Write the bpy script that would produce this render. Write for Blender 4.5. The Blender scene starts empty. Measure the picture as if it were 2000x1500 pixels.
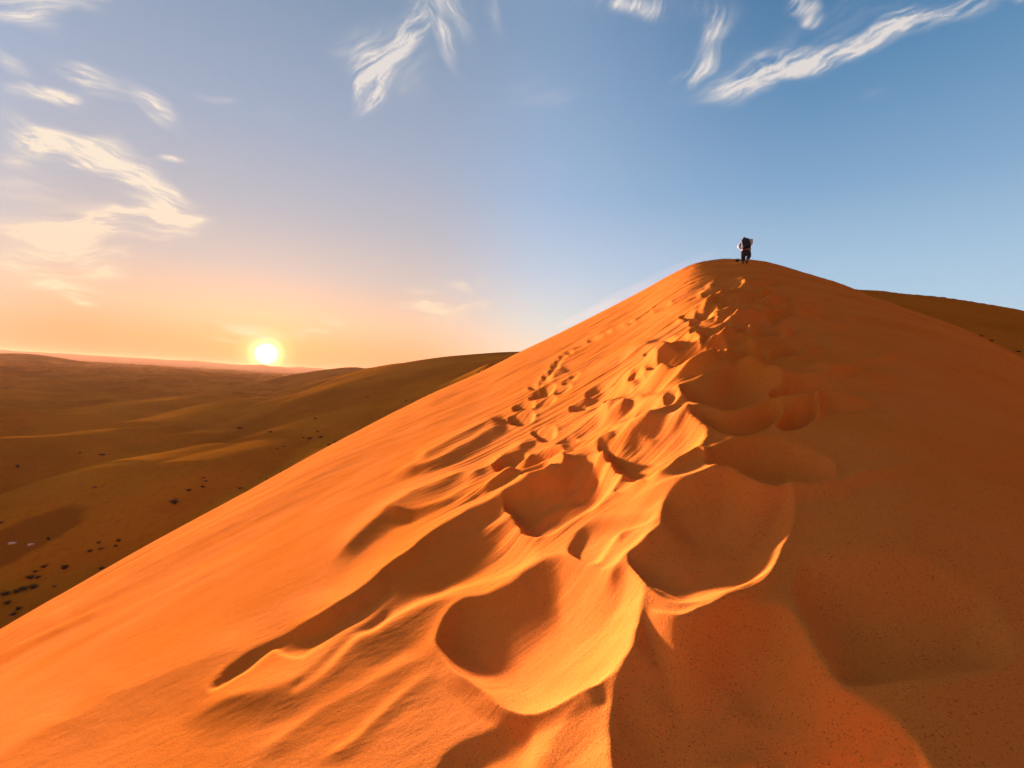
import bpy, bmesh, math, random
import numpy as np
from mathutils import Vector, Matrix

# ------------------------------------------------------------------ camera
scene = bpy.context.scene
COL = scene.collection
F = 900.0                       # focal length in pixels of a 2000 px wide frame
ROLL = math.radians(3.43)
cR, sR = math.cos(ROLL), math.sin(ROLL)

def uv(px, py):
    """pixel of the 2000x1500 photograph -> direction (x/y, z/y)"""
    dx, dy = px - 1000.0, 750.0 - py
    return (dx * cR - dy * sR) / F, (dx * sR + dy * cR) / F

def pix(u, v):
    a, b = u * F, v * F
    return 1000.0 + a * cR + b * sR, 750.0 - (-a * sR + b * cR)

cd = bpy.data.cameras.new('camera')
cam = bpy.data.objects.new('camera', cd)
COL.objects.link(cam)
cd.sensor_width = 36.0
cd.lens = 36.0 * F / 2000.0
cd.clip_start = 0.05
cd.clip_end = 60000.0
m = Matrix.Identity(4)
m.col[0][:3] = (cR, 0, sR)
m.col[1][:3] = (-sR, 0, cR)
m.col[2][:3] = (0, -1, 0)
cam.matrix_world = m
scene.camera = cam

# ------------------------------------------------------------------ exposure, sun, sky
scene.view_settings.view_transform = 'Standard'
scene.view_settings.look = 'None'
scene.view_settings.gamma = 1.0
scene.view_settings.exposure = 2.6
scene.cycles.max_bounces = 6
scene.cycles.diffuse_bounces = 2
scene.cycles.volume_bounces = 0
scene.cycles.transparent_max_bounces = 12

su, sv = uv(520, 691)
sdir = Vector((su, 1.0, sv)).normalized()
SUN_LAMP_EL = math.asin(sdir.z)
ld = bpy.data.lights.new('sun', 'SUN')
ld.energy = 5.0
ld.angle = math.radians(5.0)
ld.color = (1.0, 0.83, 0.86)
sun = bpy.data.objects.new('sun', ld)
COL.objects.link(sun)
sun.rotation_euler = Vector((uv(520, 693)[0], 1.0, uv(520, 693)[1])).to_track_quat('Z', 'Y').to_euler()

world = bpy.data.worlds.new('World')
scene.world = world
world.use_nodes = True
wt = world.node_tree
for n in list(wt.nodes):
    wt.nodes.remove(n)

class NB:
    """small helper to write node expressions"""
    def __init__(s, tree): s.t = tree
    def new(s, typ, **kw):
        n = s.t.nodes.new(typ)
        for k, v in kw.items(): setattr(n, k, v)
        return n
    def put(s, sock, v):
        if isinstance(v, bpy.types.NodeSocket): s.t.links.new(v, sock)
        else: sock.default_value = v
    def math(s, op, a, b=0.0, c=0.0, clamp=False):
        n = s.new('ShaderNodeMath', operation=op, use_clamp=clamp)
        s.put(n.inputs[0], a); s.put(n.inputs[1], b); s.put(n.inputs[2], c)
        return n.outputs[0]
    def vmath(s, op, a, b=(0, 0, 0)):
        n = s.new('ShaderNodeVectorMath', operation=op)
        s.put(n.inputs[0], a); s.put(n.inputs[1], b)
        return n.outputs['Value'] if op in ('DOT_PRODUCT', 'LENGTH') else n.outputs['Vector']
    def ramp(s, fac, stops, interp='LINEAR'):
        n = s.new('ShaderNodeValToRGB')
        n.color_ramp.interpolation = interp
        els = n.color_ramp.elements
        while len(els) < len(stops): els.new(0.5)
        for e, (p, c) in zip(els, stops):
            e.position = p; e.color = (*c, 1.0)
        s.put(n.inputs[0], fac)
        return n.outputs['Color']
    def smooth(s, x, a, b, lo=0.0, hi=1.0):
        n = s.new('ShaderNodeMapRange', interpolation_type='SMOOTHSTEP')
        for k, v in enumerate((x, a, b, lo, hi)): s.put(n.inputs[k], v)
        return n.outputs[0]
    def mix(s, f, a, b, blend='MIX'):
        n = s.new('ShaderNodeMix', data_type='RGBA', blend_type=blend)
        s.put(n.inputs[0], f); s.put(n.inputs[6], a); s.put(n.inputs[7], b)
        return n.outputs[2]
    def noise(s, vec, scale, detail=4.0, rough=0.5, dist=0.0, out='Fac'):
        n = s.new('ShaderNodeTexNoise')
        s.put(n.inputs['Vector'], vec); n.inputs['Scale'].default_value = scale
        n.inputs['Detail'].default_value = detail; n.inputs['Roughness'].default_value = rough
        n.inputs['Distortion'].default_value = dist
        return n.outputs[out]

def lin(r, g, b):
    f = lambda c: (c / 255 / 12.92) if c <= 10 else ((c / 255 + 0.055) / 1.055) ** 2.4
    return (f(r), f(g), f(b))

w = NB(wt)
tc = w.new('ShaderNodeTexCoord')
D = tc.outputs['Generated']
sep = w.new('ShaderNodeSeparateXYZ'); wt.links.new(D, sep.inputs[0])
dx_, dy_, dz_ = sep.outputs
el = w.math('MULTIPLY', w.math('ARCSINE', dz_), 2 / math.pi)          # elevation / 90 deg
hl = w.math('SQRT', w.math('ADD', w.math('MULTIPLY', dx_, dx_), w.math('MULTIPLY', dy_, dy_)))
sh = Vector((sdir.x, sdir.y, 0)).normalized()
ca = w.math('DIVIDE', w.math('ADD', w.math('MULTIPLY', dx_, sh.x), w.math('MULTIPLY', dy_, sh.y)), w.math('MAXIMUM', hl, 1e-4))
ca = w.math('MINIMUM', w.math('MAXIMUM', ca, -1.0), 1.0)
az = w.math('DIVIDE', w.math('ARCCOSINE', ca), math.pi)              # 0 at the sun .. 1 behind
d90 = lambda d: d / 90.0
warm = w.ramp(el, [(0.0, lin(255, 164, 112)), (d90(2.5), lin(255, 178, 128)), (d90(6), lin(244, 198, 164)), (d90(11), lin(210, 194, 188)),
                   (d90(17), lin(184, 184, 194)), (d90(25), lin(160, 173, 196)), (d90(37), lin(130, 153, 180)), (1.0, lin(90, 108, 146))])
mid = w.ramp(el, [(0.0, lin(255, 210, 165)), (d90(3), lin(248, 222, 190)), (d90(8), lin(222, 220, 216)), (d90(14), lin(190, 203, 222)),
                  (d90(22), lin(158, 184, 216)), (d90(38), lin(128, 156, 190)), (1.0, lin(84, 106, 146))])
cool = w.ramp(el, [(0.0, lin(206, 214, 216)), (d90(8), lin(182, 208, 226)), (d90(14), lin(164, 194, 220)), (d90(22), lin(126, 166, 202)),
                   (d90(32), lin(88, 136, 178)), (d90(42), lin(58, 108, 152)), (1.0, lin(80, 104, 146))])
back = w.ramp(el, [(0.0, lin(170, 132, 124)), (d90(8), lin(194, 148, 132)), (d90(18), lin(178, 152, 148)), (d90(40), lin(116, 120, 146)), (1.0, lin(84, 104, 144))])
g1 = w.mix(w.smooth(az, 14 / 180, 34 / 180), warm, mid)
g2 = w.mix(w.smooth(az, 26 / 180, 62 / 180), g1, cool)
g3 = w.mix(w.smooth(az, 75 / 180, 130 / 180), g2, back)

skyc = g3

# sun disc and its glow (added round the sun's direction)
dots = w.vmath('DOT_PRODUCT', D, tuple(sdir))
ang = w.math('MULTIPLY', w.math('ARCCOSINE', w.math('MINIMUM', dots, 1.0)), 180 / math.pi / 12.0)   # 1 = 12 deg
glow = w.ramp(ang, [(0.0, (1, 1, 1)), (0.85 / 12, (1, 1, 1)), (1.3 / 12, (0.62, 0.60, 0.24)), (2.2 / 12, (0.22, 0.14, 0.03)), (3.4 / 12, (0.05, 0.025, 0.0)), (6.0 / 12, (0.02, 0.006, 0.0)), (1.0, (0, 0, 0))], 'EASE')
core = w.ramp(ang, [(0.0, (1, 1, 1)), (0.75 / 12, (1, 1, 1)), (1.05 / 12, (0, 0, 0)), (1.0, (0, 0, 0))], 'EASE')
skyc = w.mix(1.0, skyc, glow, 'ADD')
skyc = w.mix(1.0, skyc, w.vmath('MULTIPLY', core, (4.0, 4.0, 3.4)), 'ADD')

SKY_GAIN = 0.166               # the exposure of +1 doubles it again
bg = w.new('ShaderNodeBackground'); w.put(bg.inputs['Color'], skyc); bg.inputs['Strength'].default_value = SKY_GAIN
nish = w.new('ShaderNodeTexSky', sky_type='NISHITA')
nish.sun_disc = False
nish.sun_elevation = SUN_LAMP_EL
nish.sun_rotation = math.atan2(sdir.x, sdir.y)
nish.dust_density = 3.0
bg2 = w.new('ShaderNodeBackground'); w.put(bg2.inputs['Color'], nish.outputs[0]); bg2.inputs['Strength'].default_value = 0.002
addw = w.new('ShaderNodeAddShader')
wt.links.new(bg.outputs[0], addw.inputs[0]); wt.links.new(bg2.outputs[0], addw.inputs[1])
wo = w.new('ShaderNodeOutputWorld'); wt.links.new(addw.outputs[0], wo.inputs['Surface'])
world.cycles.sampling_method = 'MANUAL'
world.cycles.sample_map_resolution = 512

# ------------------------------------------------------------------ numeric helpers
def hash2(ix, iy, seed):
    h = (ix.astype(np.int64) * 374761393 + iy.astype(np.int64) * 668265263 + seed * 1442695041) & 0xFFFFFFFF
    h = ((h ^ (h >> 13)) * 1274126177) & 0xFFFFFFFF
    h = (h ^ (h >> 16)) & 0xFFFFFFFF
    return h / 4294967295.0 * 2 - 1

def vnoise(x, y, seed=0):
    xi, yi = np.floor(x), np.floor(y)
    fx, fy = x - xi, y - yi
    fx = fx * fx * fx * (fx * (fx * 6 - 15) + 10); fy = fy * fy * fy * (fy * (fy * 6 - 15) + 10)
    a = hash2(xi, yi, seed); b = hash2(xi + 1, yi, seed)
    c = hash2(xi, yi + 1, seed); d = hash2(xi + 1, yi + 1, seed)
    return (a * (1 - fx) + b * fx) * (1 - fy) + (c * (1 - fx) + d * fx) * fy

def fbm(x, y, octaves=4, seed=0, gain=0.5):
    s, amp = 0.0, 1.0
    for o in range(octaves):
        s = s + amp * vnoise(x * 2.03 ** o + 17.3 * o, y * 2.03 ** o - 9.1 * o, seed + o)
        amp *= gain
    return s

def sstep(a, b, x):
    t = np.clip((x - a) / (b - a), 0, 1)
    return t * t * (3 - 2 * t)

def smax(a, b, k):
    h = np.clip(0.5 + 0.5 * (a - b) / k, 0, 1)
    return b * (1 - h) + a * h + k * h * (1 - h)

def catmull(pts, n=6, closed=False):
    P = np.array(pts, float); N = len(P); out = []
    segs = N if closed else N - 1
    for i in range(segs):
        if closed: p0, p1, p2, p3 = P[(i - 1) % N], P[i], P[(i + 1) % N], P[(i + 2) % N]
        else: p0, p1, p2, p3 = P[max(i - 1, 0)], P[i], P[i + 1], P[min(i + 2, N - 1)]
        for k in range(n):
            t = k / n
            out.append(0.5 * ((2 * p1) + (-p0 + p2) * t + (2 * p0 - 5 * p1 + 4 * p2 - p3) * t * t + (-p0 + 3 * p1 - 3 * p2 + p3) * t ** 3))
    if not closed: out.append(P[-1])
    return np.array(out)

def blur(a, r):
    if r < 0.3: return a
    n = int(r * 3) + 1
    k = np.exp(-0.5 * (np.arange(-n, n + 1) / r) ** 2); k /= k.sum()
    p = np.pad(a, ((n, n), (0, 0)), mode='edge')
    a = sum(k[i] * p[i:i + a.shape[0]] for i in range(2 * n + 1))
    p = np.pad(a, ((0, 0), (n, n)), mode='edge')
    return sum(k[i] * p[:, i:i + a.shape[1]] for i in range(2 * n + 1))

# ------------------------------------------------------------------ cirrus: a high thin layer on the sky, far outside the haze
CLOUD_GROUPS = [
    # fibre angle, fibre length, fibre width (in units of the focal length), streaks: x, y, length, width, angle, weight
    (-20, 0.15, 0.022, [
        (40, 262, 80, 26, -38, 1.1), (120, 292, 110, 30, -20, 1.3), (205, 308, 75, 30, -8, 1.4), (95, 268, 80, 14, -28, 1.0),
        (255, 345, 70, 32, -35, 1.0), (300, 375, 80, 34, -48, 1.2), (340, 412, 75, 28, -35, 1.5), (165, 332, 30, 9, -10, 1.0),
        (60, 395, 140, 34, -12, 0.55), (30, 335, 70, 26, -10, 0.5), (20, 300, 60, 18, -20, 0.5),
        (160, 155, 85, 22, -28, 0.95), (70, 185, 80, 13, -8, 1.0), (135, 198, 70, 13, -22, 1.05), (300, 215, 80, 22, -32, 1.0),
        (230, 180, 130, 28, -28, 0.45), (15, 130, 60, 16, -30, 0.8), (345, 321, 34, 6, -2, 0.9), (548, 231, 40, 7, 0, 0.5), (420, 190, 60, 8, -8, 0.4)]),
    (-3, 0.20, 0.018, [
        (250, 440, 190, 24, 4, 1.5), (90, 450, 190, 20, 0, 1.4), (335, 436, 70, 22, 22, 1.3), (130, 424, 180, 26, 2, 0.6), (60, 466, 110, 10, 0, 0.9),
        (90, 498, 190, 26, -2, 1.05), (190, 505, 90, 22, -16, 1.0), (60, 520, 130, 20, 2, 0.9), (200, 532, 70, 11, -12, 1.0), (140, 540, 90, 9, -4, 0.8),
        (255, 492, 40, 7, 10, 0.8), (265, 507, 18, 6, -20, 0.8), (110, 556, 110, 16, -8, 1.0), (120, 570, 80, 13, -20, 0.9), (150, 576, 80, 6, -3, 0.9), (160, 590, 40, 5, 0, 0.5),
        (80, 8, 170, 26, 4, 1.0), (35, 38, 90, 20, -18, 0.75)]),
    (44, 0.10, 0.016, [
        (765, 110, 150, 26, 56, 1.25), (805, 40, 80, 26, 64, 1.25), (722, 186, 40, 24, 40, 1.1), (745, 145, 80, 20, 56, 1.0),
        (730, 90, 85, 50, 25, 0.75), (790, 130, 90, 55, 60, 0.6), (700, 110, 60, 20, 5, 0.55), (700, 215, 40, 14, 10, 0.45)]),
    (-62, 0.12, 0.020, [
        (868, 66, 70, 18, -60, 1.0), (885, 20, 70, 40, -30, 0.7), (850, 5, 80, 30, 0, 0.8), (905, 65, 60, 26, -65, 0.5), (975, 25, 70, 12, -80, 0.6), (890, 120, 50, 12, -60, 0.5)]),
    (27, 0.13, 0.020, [
        (1425, 172, 75, 26, 12, 1.2), (1480, 140, 80, 26, 26, 1.2), (1545, 112, 80, 26, 20, 1.2), (1560, 128, 90, 20, 8, 0.95), (1640, 100, 100, 22, 22, 1.25),
        (1720, 62, 110, 22, 26, 1.2), (1800, 38, 110, 24, 16, 1.15), (1900, 12, 110, 20, 20, 1.1), (1640, 55, 200, 40, 24, 0.42), (1400, 150, 120, 30, 26, 0.5),
        (1995, 5, 30, 10, 15, 0.8), (1695, 183, 40, 8, 20, 0.35), (1060, 185, 90, 34, 0, 0.42)]),
    (62, 0.12, 0.020, [
        (1385, 75, 85, 22, 68, 1.1), (1350, 140, 50, 16, 48, 1.2), (1405, 15, 70, 40, 50, 0.6), (1240, 10, 130, 24, -4, 0.95), (1225, 14, 60, 14, -12, 0.9),
        (1570, 12, 60, 16, -25, 1.05), (1590, 36, 30, 9, 8, 1.0), (1545, 10, 25, 22, 60, 0.8)]),
    (-5, 0.12, 0.012, [
        (835, 592, 75, 24, -6, 1.0), (845, 604, 80, 15, 0, 0.9), (900, 576, 42, 9, -22, 1.1), (928, 604, 50, 8, 4, 1.0), (942, 568, 26, 6, -12, 0.9), (800, 578, 50, 10, 0, 0.5),
        (475, 640, 90, 8, -3, 1.1), (530, 652, 110, 8, -7, 1.3), (520, 661, 60, 7, 0, 1.1), (430, 661, 60, 6, -2, 0.8), (380, 626, 40, 5, -6, 0.6), (610, 654, 70, 5, 3, 1.0),
        (655, 636, 45, 9, -18, 0.9), (588, 669, 20, 3, 0, 1.2), (490, 630, 90, 5, -4, 0.8), (600, 650, 60, 4, -10, 0.8)]),
]

def cloud_density(px, py):
    U, V = uv(px, py)
    wx = U + 0.016 * fbm(U * 7, V * 9, 3, 301, 0.5) + 0.0015 * fbm(U * 60, V * 60, 2, 311)
    wy = V + 0.012 * fbm(U * 7, V * 9, 3, 321, 0.5) + 0.0012 * fbm(U * 60, V * 60, 2, 331)
    tot = np.zeros_like(U)
    for gi, (ang, sx, sy, lst) in enumerate(CLOUD_GROUPS):
        d = np.zeros_like(U)
        for x, y, L, W, a, st in lst:
            u0, v0 = uv(x, y); q = math.radians(a) + ROLL
            X = ((wx - u0) * math.cos(q) + (wy - v0) * math.sin(q)) / (L * 1.2 / F)
            Y = (-(wx - u0) * math.sin(q) + (wy - v0) * math.cos(q)) / (W * 1.8 / F)
            r = np.sqrt(X * X + Y * Y)
            d += st * (1 - sstep(0, 1, r))
        q = math.radians(ang) + ROLL
        X = (wx * math.cos(q) + wy * math.sin(q)); Y = (-wx * math.sin(q) + wy * math.cos(q))
        n1 = fbm(X / sx, Y / sy, 3, 400 + gi * 10, 0.6)
        n2 = fbm(X / (sx * .35), Y / (sy * .30), 3, 500 + gi * 10, 0.6)
        n3 = fbm(X / (sx * .10), Y / (sy * .11), 2, 600 + gi * 10, 0.6)
        tex = 0.48 + 0.38 * n1 + 0.20 * n2 + 0.07 * n3
        k = d * ((0.18 if gi < 2 else 0.08) + 1.2 * np.clip(tex, 0, 1.5))
        c = np.clip(k / (1.2 if gi < 2 else 1.45), 0, 1) ** 1.6 * (1.0 if gi < 2 else 0.88)
        tot = np.maximum(tot, c)
    return tot

cgx, cgy = np.meshgrid(np.arange(-160, 2162, 2.4), np.arange(-160, 700, 2.4))
cden = cloud_density(cgx, cgy)
cU, cV = uv(cgx, cgy)
cdir = np.stack([cU, np.ones_like(cU), cV], -1); cdir /= np.linalg.norm(cdir, axis=-1, keepdims=True)
CR = 40000.0
ny_, nx_ = cden.shape
keep = np.maximum.reduce([cden[:-1, :-1], cden[1:, :-1], cden[:-1, 1:], cden[1:, 1:]]) > 0.004
jj, ii = np.where(keep)
aa = jj * nx_ + ii
quads = np.stack([aa, aa + 1, aa + nx_ + 1, aa + nx_], 1)
used, inv = np.unique(quads, return_inverse=True)
quads = inv.reshape(-1, 4).astype(np.int32)
me = bpy.data.meshes.new('clouds')
me.vertices.add(len(used)); me.vertices.foreach_set('co', (cdir.reshape(-1, 3)[used] * CR).astype(np.float32).ravel())
me.loops.add(quads.size); me.loops.foreach_set('vertex_index', quads.ravel())
me.polygons.add(len(quads)); me.polygons.foreach_set('loop_start', np.arange(0, quads.size, 4, dtype=np.int32))
me.polygons.foreach_set('loop_total', np.full(len(quads), 4, dtype=np.int32))
me.update(calc_edges=True)
at_ = me.attributes.new('cirrus_amount', 'FLOAT', 'POINT'); at_.data.foreach_set('value', cden.ravel()[used].astype(np.float32))
cm = bpy.data.materials.new('cirrus'); cm.use_nodes = True
ct = cm.node_tree
for n in list(ct.nodes): ct.nodes.remove(n)
c = NB(ct)
atn = c.new('ShaderNodeAttribute', attribute_name='cirrus_amount')
geo = c.new('ShaderNodeNewGeometry'); sp_ = c.new('ShaderNodeSeparateXYZ'); ct.links.new(geo.outputs['Position'], sp_.inputs[0])
cel = c.math('MULTIPLY', c.math('ARCSINE', c.math('DIVIDE', sp_.outputs[2], CR)), 2 / math.pi)
ccol = c.ramp(cel, [(0.0, lin(255, 238, 178)), (d90(4), lin(255, 232, 186)), (d90(10), lin(255, 226, 196)), (d90(18), lin(255, 236, 212)), (d90(28), lin(242, 230, 220)), (1.0, lin(228, 225, 226))])
em = c.new('ShaderNodeEmission'); c.put(em.inputs['Color'], ccol); em.inputs['Strength'].default_value = SKY_GAIN
tr = c.new('ShaderNodeBsdfTransparent'); mx = c.new('ShaderNodeMixShader'); co = c.new('ShaderNodeOutputMaterial')
c.put(mx.inputs[0], c.math('MULTIPLY', atn.outputs['Fac'], 0.92))
ct.links.new(tr.outputs[0], mx.inputs[1]); ct.links.new(em.outputs[0], mx.inputs[2]); ct.links.new(mx.outputs[0], co.inputs['Surface'])
cm.cycles.emission_sampling = 'NONE'
me.materials.append(cm)
clouds = bpy.data.objects.new('clouds', me); COL.objects.link(clouds)
clouds['kind'] = 'stuff'
print('CLOUD', cden.max(), len(used), len(quads))

# ------------------------------------------------------------------ relief of the near sand, drawn as a plan of pits and ridges
STEP = 2.0
X0, Y0, NX, NY = -300.0, 470.0, 1300, 650
GX, GY = np.meshgrid(X0 + STEP * np.arange(NX), Y0 + STEP * np.arange(NY))
RX = GX + 7 * fbm(GX / 110, GY / 60, 2, 5)
RY = GY + 5 * fbm(GX / 110, GY / 60, 2, 25)
RELIEF = np.zeros_like(GX)

def window(P, pad):
    x0, y0 = P.min(0) - pad; x1, y1 = P.max(0) + pad
    i0, i1 = int(max((x0 - X0) / STEP, 0)), int(min((x1 - X0) / STEP + 1, NX))
    j0, j1 = int(max((y0 - Y0) / STEP, 0)), int(min((y1 - Y0) / STEP + 1, NY))
    return slice(j0, j1), slice(i0, i1)

def seg_dist(P, x, y, closed):
    """distance to the polyline, and for open lines the side sign and arc position"""
    best = np.full(x.shape, 1e18); side = np.zeros_like(x); pos = np.zeros_like(x)
    Q = np.vstack([P, P[:1]]) if closed else P
    L = np.r_[0, np.cumsum(np.hypot(*np.diff(Q, axis=0).T))]
    for i in range(len(Q) - 1):
        ax, ay = Q[i]; bx, by = Q[i + 1]
        ex, ey = bx - ax, by - ay; l2 = ex * ex + ey * ey + 1e-9
        t = np.clip(((x - ax) * ex + (y - ay) * ey) / l2, 0, 1)
        d2 = (x - ax - t * ex) ** 2 + (y - ay - t * ey) ** 2
        mk = d2 < best
        best = np.where(mk, d2, best)
        cr = ex * (y - ay) - ey * (x - ax)
        side = np.where(mk, np.sign(cr), side)
        pos = np.where(mk, (L[i] + t * (L[i + 1] - L[i])) / L[-1], pos)
    return np.sqrt(best), side, pos

def inside(P, x, y):
    c = np.zeros(x.shape, bool)
    for i in range(len(P)):
        ax, ay = P[i - 1]; bx, by = P[i]
        if ay == by: continue
        c ^= ((ay > y) != (by > y)) & (x < (bx - ax) * (y - ay) / (by - ay) + ax)
    return c

PIT = 0.58
def pit(pts, depth, rim=0.0, rimw=14.0, soft=0.0, flat=0.55, tilt=(0.0, 0.0)):
    """a wind-scoured footprint: closed outline, cone-like inside, optional raised lip outside"""
    P = catmull(pts, 5, True)
    w_ = window(P, rimw * 3 + 30 + soft * 3)
    x, y = RX[w_], RY[w_]
    d, _, _ = seg_dist(P, x, y, True)
    ins = inside(P, x, y)
    dm = max(d[ins].max(), 4.0)
    q = np.clip(d / (dm * flat), 0, 1)
    depth = depth * PIT; soft = soft + (3.2 if depth > 12 else 1.2)
    g = np.where(ins, -depth * (1 - (1 - q) ** 1.7), rim * np.exp(-d / rimw) * 1.0)
    if rim: g = np.where(ins, g + rim * (1 - q) ** 3, g)
    if tilt[0] or tilt[1]:
        cx, cy = P.mean(0); sx, sy = np.ptp(P, axis=0) / 2
        g = g * np.clip(1 + (x - cx) / sx * tilt[0] + (y - cy) / sy * tilt[1], 0.1, 2.5)
    if soft: g = blur(g, soft / STEP)
    RELIEF[w_] += g

def ridge(pts, h, wl, wr, soft=0.0, taper=0.18):
    """a sand crest; wl = width of the side up-left of the line, wr = width of the steep side below it"""
    P = catmull(pts, 5)
    w_ = window(P, max(wl, wr) + 20)
    x, y = RX[w_], RY[w_]
    d, side, pos = seg_dist(P, x, y, False)
    q = np.where(side > 0, np.clip(1 - d / wr, 0, 1), np.clip(1 - d / wl, 0, 1))
    q = np.where(side > 0, q ** 1.2, q ** 1.6)
    g = h * q * sstep(0, taper, pos) * sstep(0, taper, 1 - pos)
    if soft: g = blur(g, soft / STEP)
    RELIEF[w_] += g

# big hollows first
pit([(1020,1102),(1052,1112),(1012,1136),(956,1166),(900,1188),(864,1220),(848,1272),(888,1324),(940,1364),(988,1396),(1028,1407),(1062,1402),
     (1132,1372),(1200,1320),(1236,1260),(1256,1188),(1252,1150),(1224,1120),(1180,1124),(1152,1112),(1100,1098)][1:], 62, 10, 16, flat=0.9)
pit([(1224,1108),(1244,1084),(1268,1060),(1292,1032),(1300,988),(1328,960),(1400,938),(1428,940),(1480,960),(1536,964),(1552,1012),(1536,1072),
     (1500,1130),(1440,1160),(1380,1180),(1332,1186),(1276,1165),(1245,1145)], 72, 9, 18, flat=0.85)
pit([(976,1000),(1004,1036),(1020,1054),(1048,1059),(1084,1044),(1120,1024),(1172,992),(1216,944),(1208,932),(1160,908),(1120,916),(1084,936),(1032,962),(990,982)], 40, 7, 12, flat=0.9)
pit([(956,924),(968,910),(1010,903),(1066,887),(1100,884),(1092,903),(1045,923),(1010,937),(985,938)], 20, 4, 8, flat=0.8)
pit([(989,829),(996,820),(1024,813),(1043,808),(1034,824),(1010,834)], 14, 2, 5)
pit([(1034,847),(1045,838),(1080,831),(1084,845),(1066,859),(1048,857)], 13, 2, 5)
pit([(1171,882),(1216,871),(1255,842),(1290,828),(1339,824),(1367,838),(1374,854),(1360,887),(1318,922),(1290,939),(1265,950),(1220,943),(1192,922)], 32, 6, 12, flat=0.85)
pit([(1252,737),(1282,722),(1350,698),(1395,686),(1417,690),(1400,708),(1370,726),(1330,743),(1310,748),(1282,744)], 22, 5, 8)
pit([(1345,770),(1372,750),(1407,733),(1437,724),(1475,734),(1512,744),(1528,758),(1500,772),(1494,788),(1475,798),(1420,811),(1390,806),(1355,796),(1335,785)], 40, 8, 10, flat=0.8)
pit([(1500,788),(1508,768),(1535,756),(1575,748),(1625,758),(1640,778),(1600,786),(1537,793)], 34, 9, 8)
pit([(1345,822),(1372,812),(1420,816),(1470,806),(1515,801),(1524,813),(1508,832),(1475,852),(1445,862),(1412,853),(1372,832)], 34, 8, 9)
pit([(1535,812),(1552,802),(1590,802),(1600,812),(1575,835),(1540,847),(1520,842),(1515,832)], 26, 8, 9)
pit([(1378,912),(1400,882),(1450,866),(1500,862),(1560,874),(1620,905),(1630,935),(1600,955),(1550,960),(1512,965),(1475,960),(1430,940),(1400,934)], 56, 8, 14, flat=0.85)
pit([(1580,1096),(1680,1080),(1792,1088),(1880,1128),(1940,1172),(1976,1240),(1972,1292),(1840,1324),(1752,1336),(1656,1344),(1632,1308),(1584,1230),(1548,1148)], 120, 2, 26, soft=5, flat=0.8)
pit([(1256,1200),(1300,1212),(1332,1218),(1380,1200),(1424,1178),(1472,1178),(1544,1194),(1610,1300),(1650,1350),(1760,1420),(1840,1560),(1700,1640),(1400,1640),
     (1220,1580),(1196,1500),(1190,1420),(1206,1340),(1238,1262)], 140, 5, 20, soft=3, flat=0.6)
pit([(848,1510),(900,1452),(980,1412),(1030,1420),(1048,1450),(1040,1520),(1030,1600),(860,1600)], 34, 0, 14, soft=3)
# wind trough running down-left of the second hollow
pit([(690,1262),(730,1205),(790,1150),(860,1090),(920,1050),(980,1038),(1020,1056),(1044,1080),(1042,1108),(1000,1128),(930,1145),(860,1172),(780,1218)], 22, 3, 12, soft=5, flat=0.9)
pit([(404,1350),(432,1318),(472,1286),(536,1258),(600,1228),(560,1258),(512,1288),(472,1316),(432,1340)], 15, 2, 10, soft=3)
pit([(540,1268),(600,1232),(700,1185),(780,1145),(740,1195),(660,1245),(590,1290)], 12, 0, 10, soft=3)
pit([(555,1356),(640,1290),(720,1224),(770,1190),(760,1215),(700,1265),(620,1330)], 9, 0, 10, soft=4)
pit([(1105,1078),(1130,1040),(1180,1015),(1240,1008),(1285,1016),(1270,1038),(1210,1052),(1165,1108),(1125,1102)], 16, 3, 12, soft=2)
pit([(1170,760),(1230,735),(1262,738),(1290,752),(1250,775),(1190,790),(1120,800)], 12, 0, 8, soft=2)
pit([(1145,772),(1175,752),(1230,730),(1245,722),(1205,748),(1165,768)], 12, 1, 5)
pit([(1255,694),(1290,676),(1320,668),(1300,684),(1270,696)], 9, 1, 4)
pit([(1040,905),(1090,880),(1150,860),(1200,850),(1150,885),(1090,900)], 10, 0, 8, soft=2)
pit([(1080,880),(1130,840),(1200,808),(1250,790),(1230,812),(1160,850)], 12, 0, 8, soft=2)
# the walker's small prints climbing the lit face
for k, (px, py, L, W) in enumerate([(1024,797,22,6),(1012,802,12,4),(1060,768,20,6),(1044,776,12,4),(1046,754,15,4),(1070,757,16,4),(1064,742,13,4),(1068,733,12,3.5),(1078,724,11,3),(1081,715,10,3),(1088,708,9,2.6),
                                    (1096,700,8,2.4),(1106,692,9,2.2),(1160,666,18,2.2),(1180,655,14,2),(1225,629,10,2),(1290,599,22,2),(1062,786,26,4),(1098,760,18,3),(1110,745,15,3),(1120,735,12,2.5)]):
    a = math.radians(-24); ca_, sa_ = math.cos(a), math.sin(a)
    pit([(px + ca_ * L * math.cos(q) - sa_ * W * math.sin(q), py + sa_ * L * math.cos(q) + ca_ * W * math.sin(q)) for q in np.linspace(0, 2 * math.pi, 8, False)], W * 2.6, 1, 4)
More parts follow.
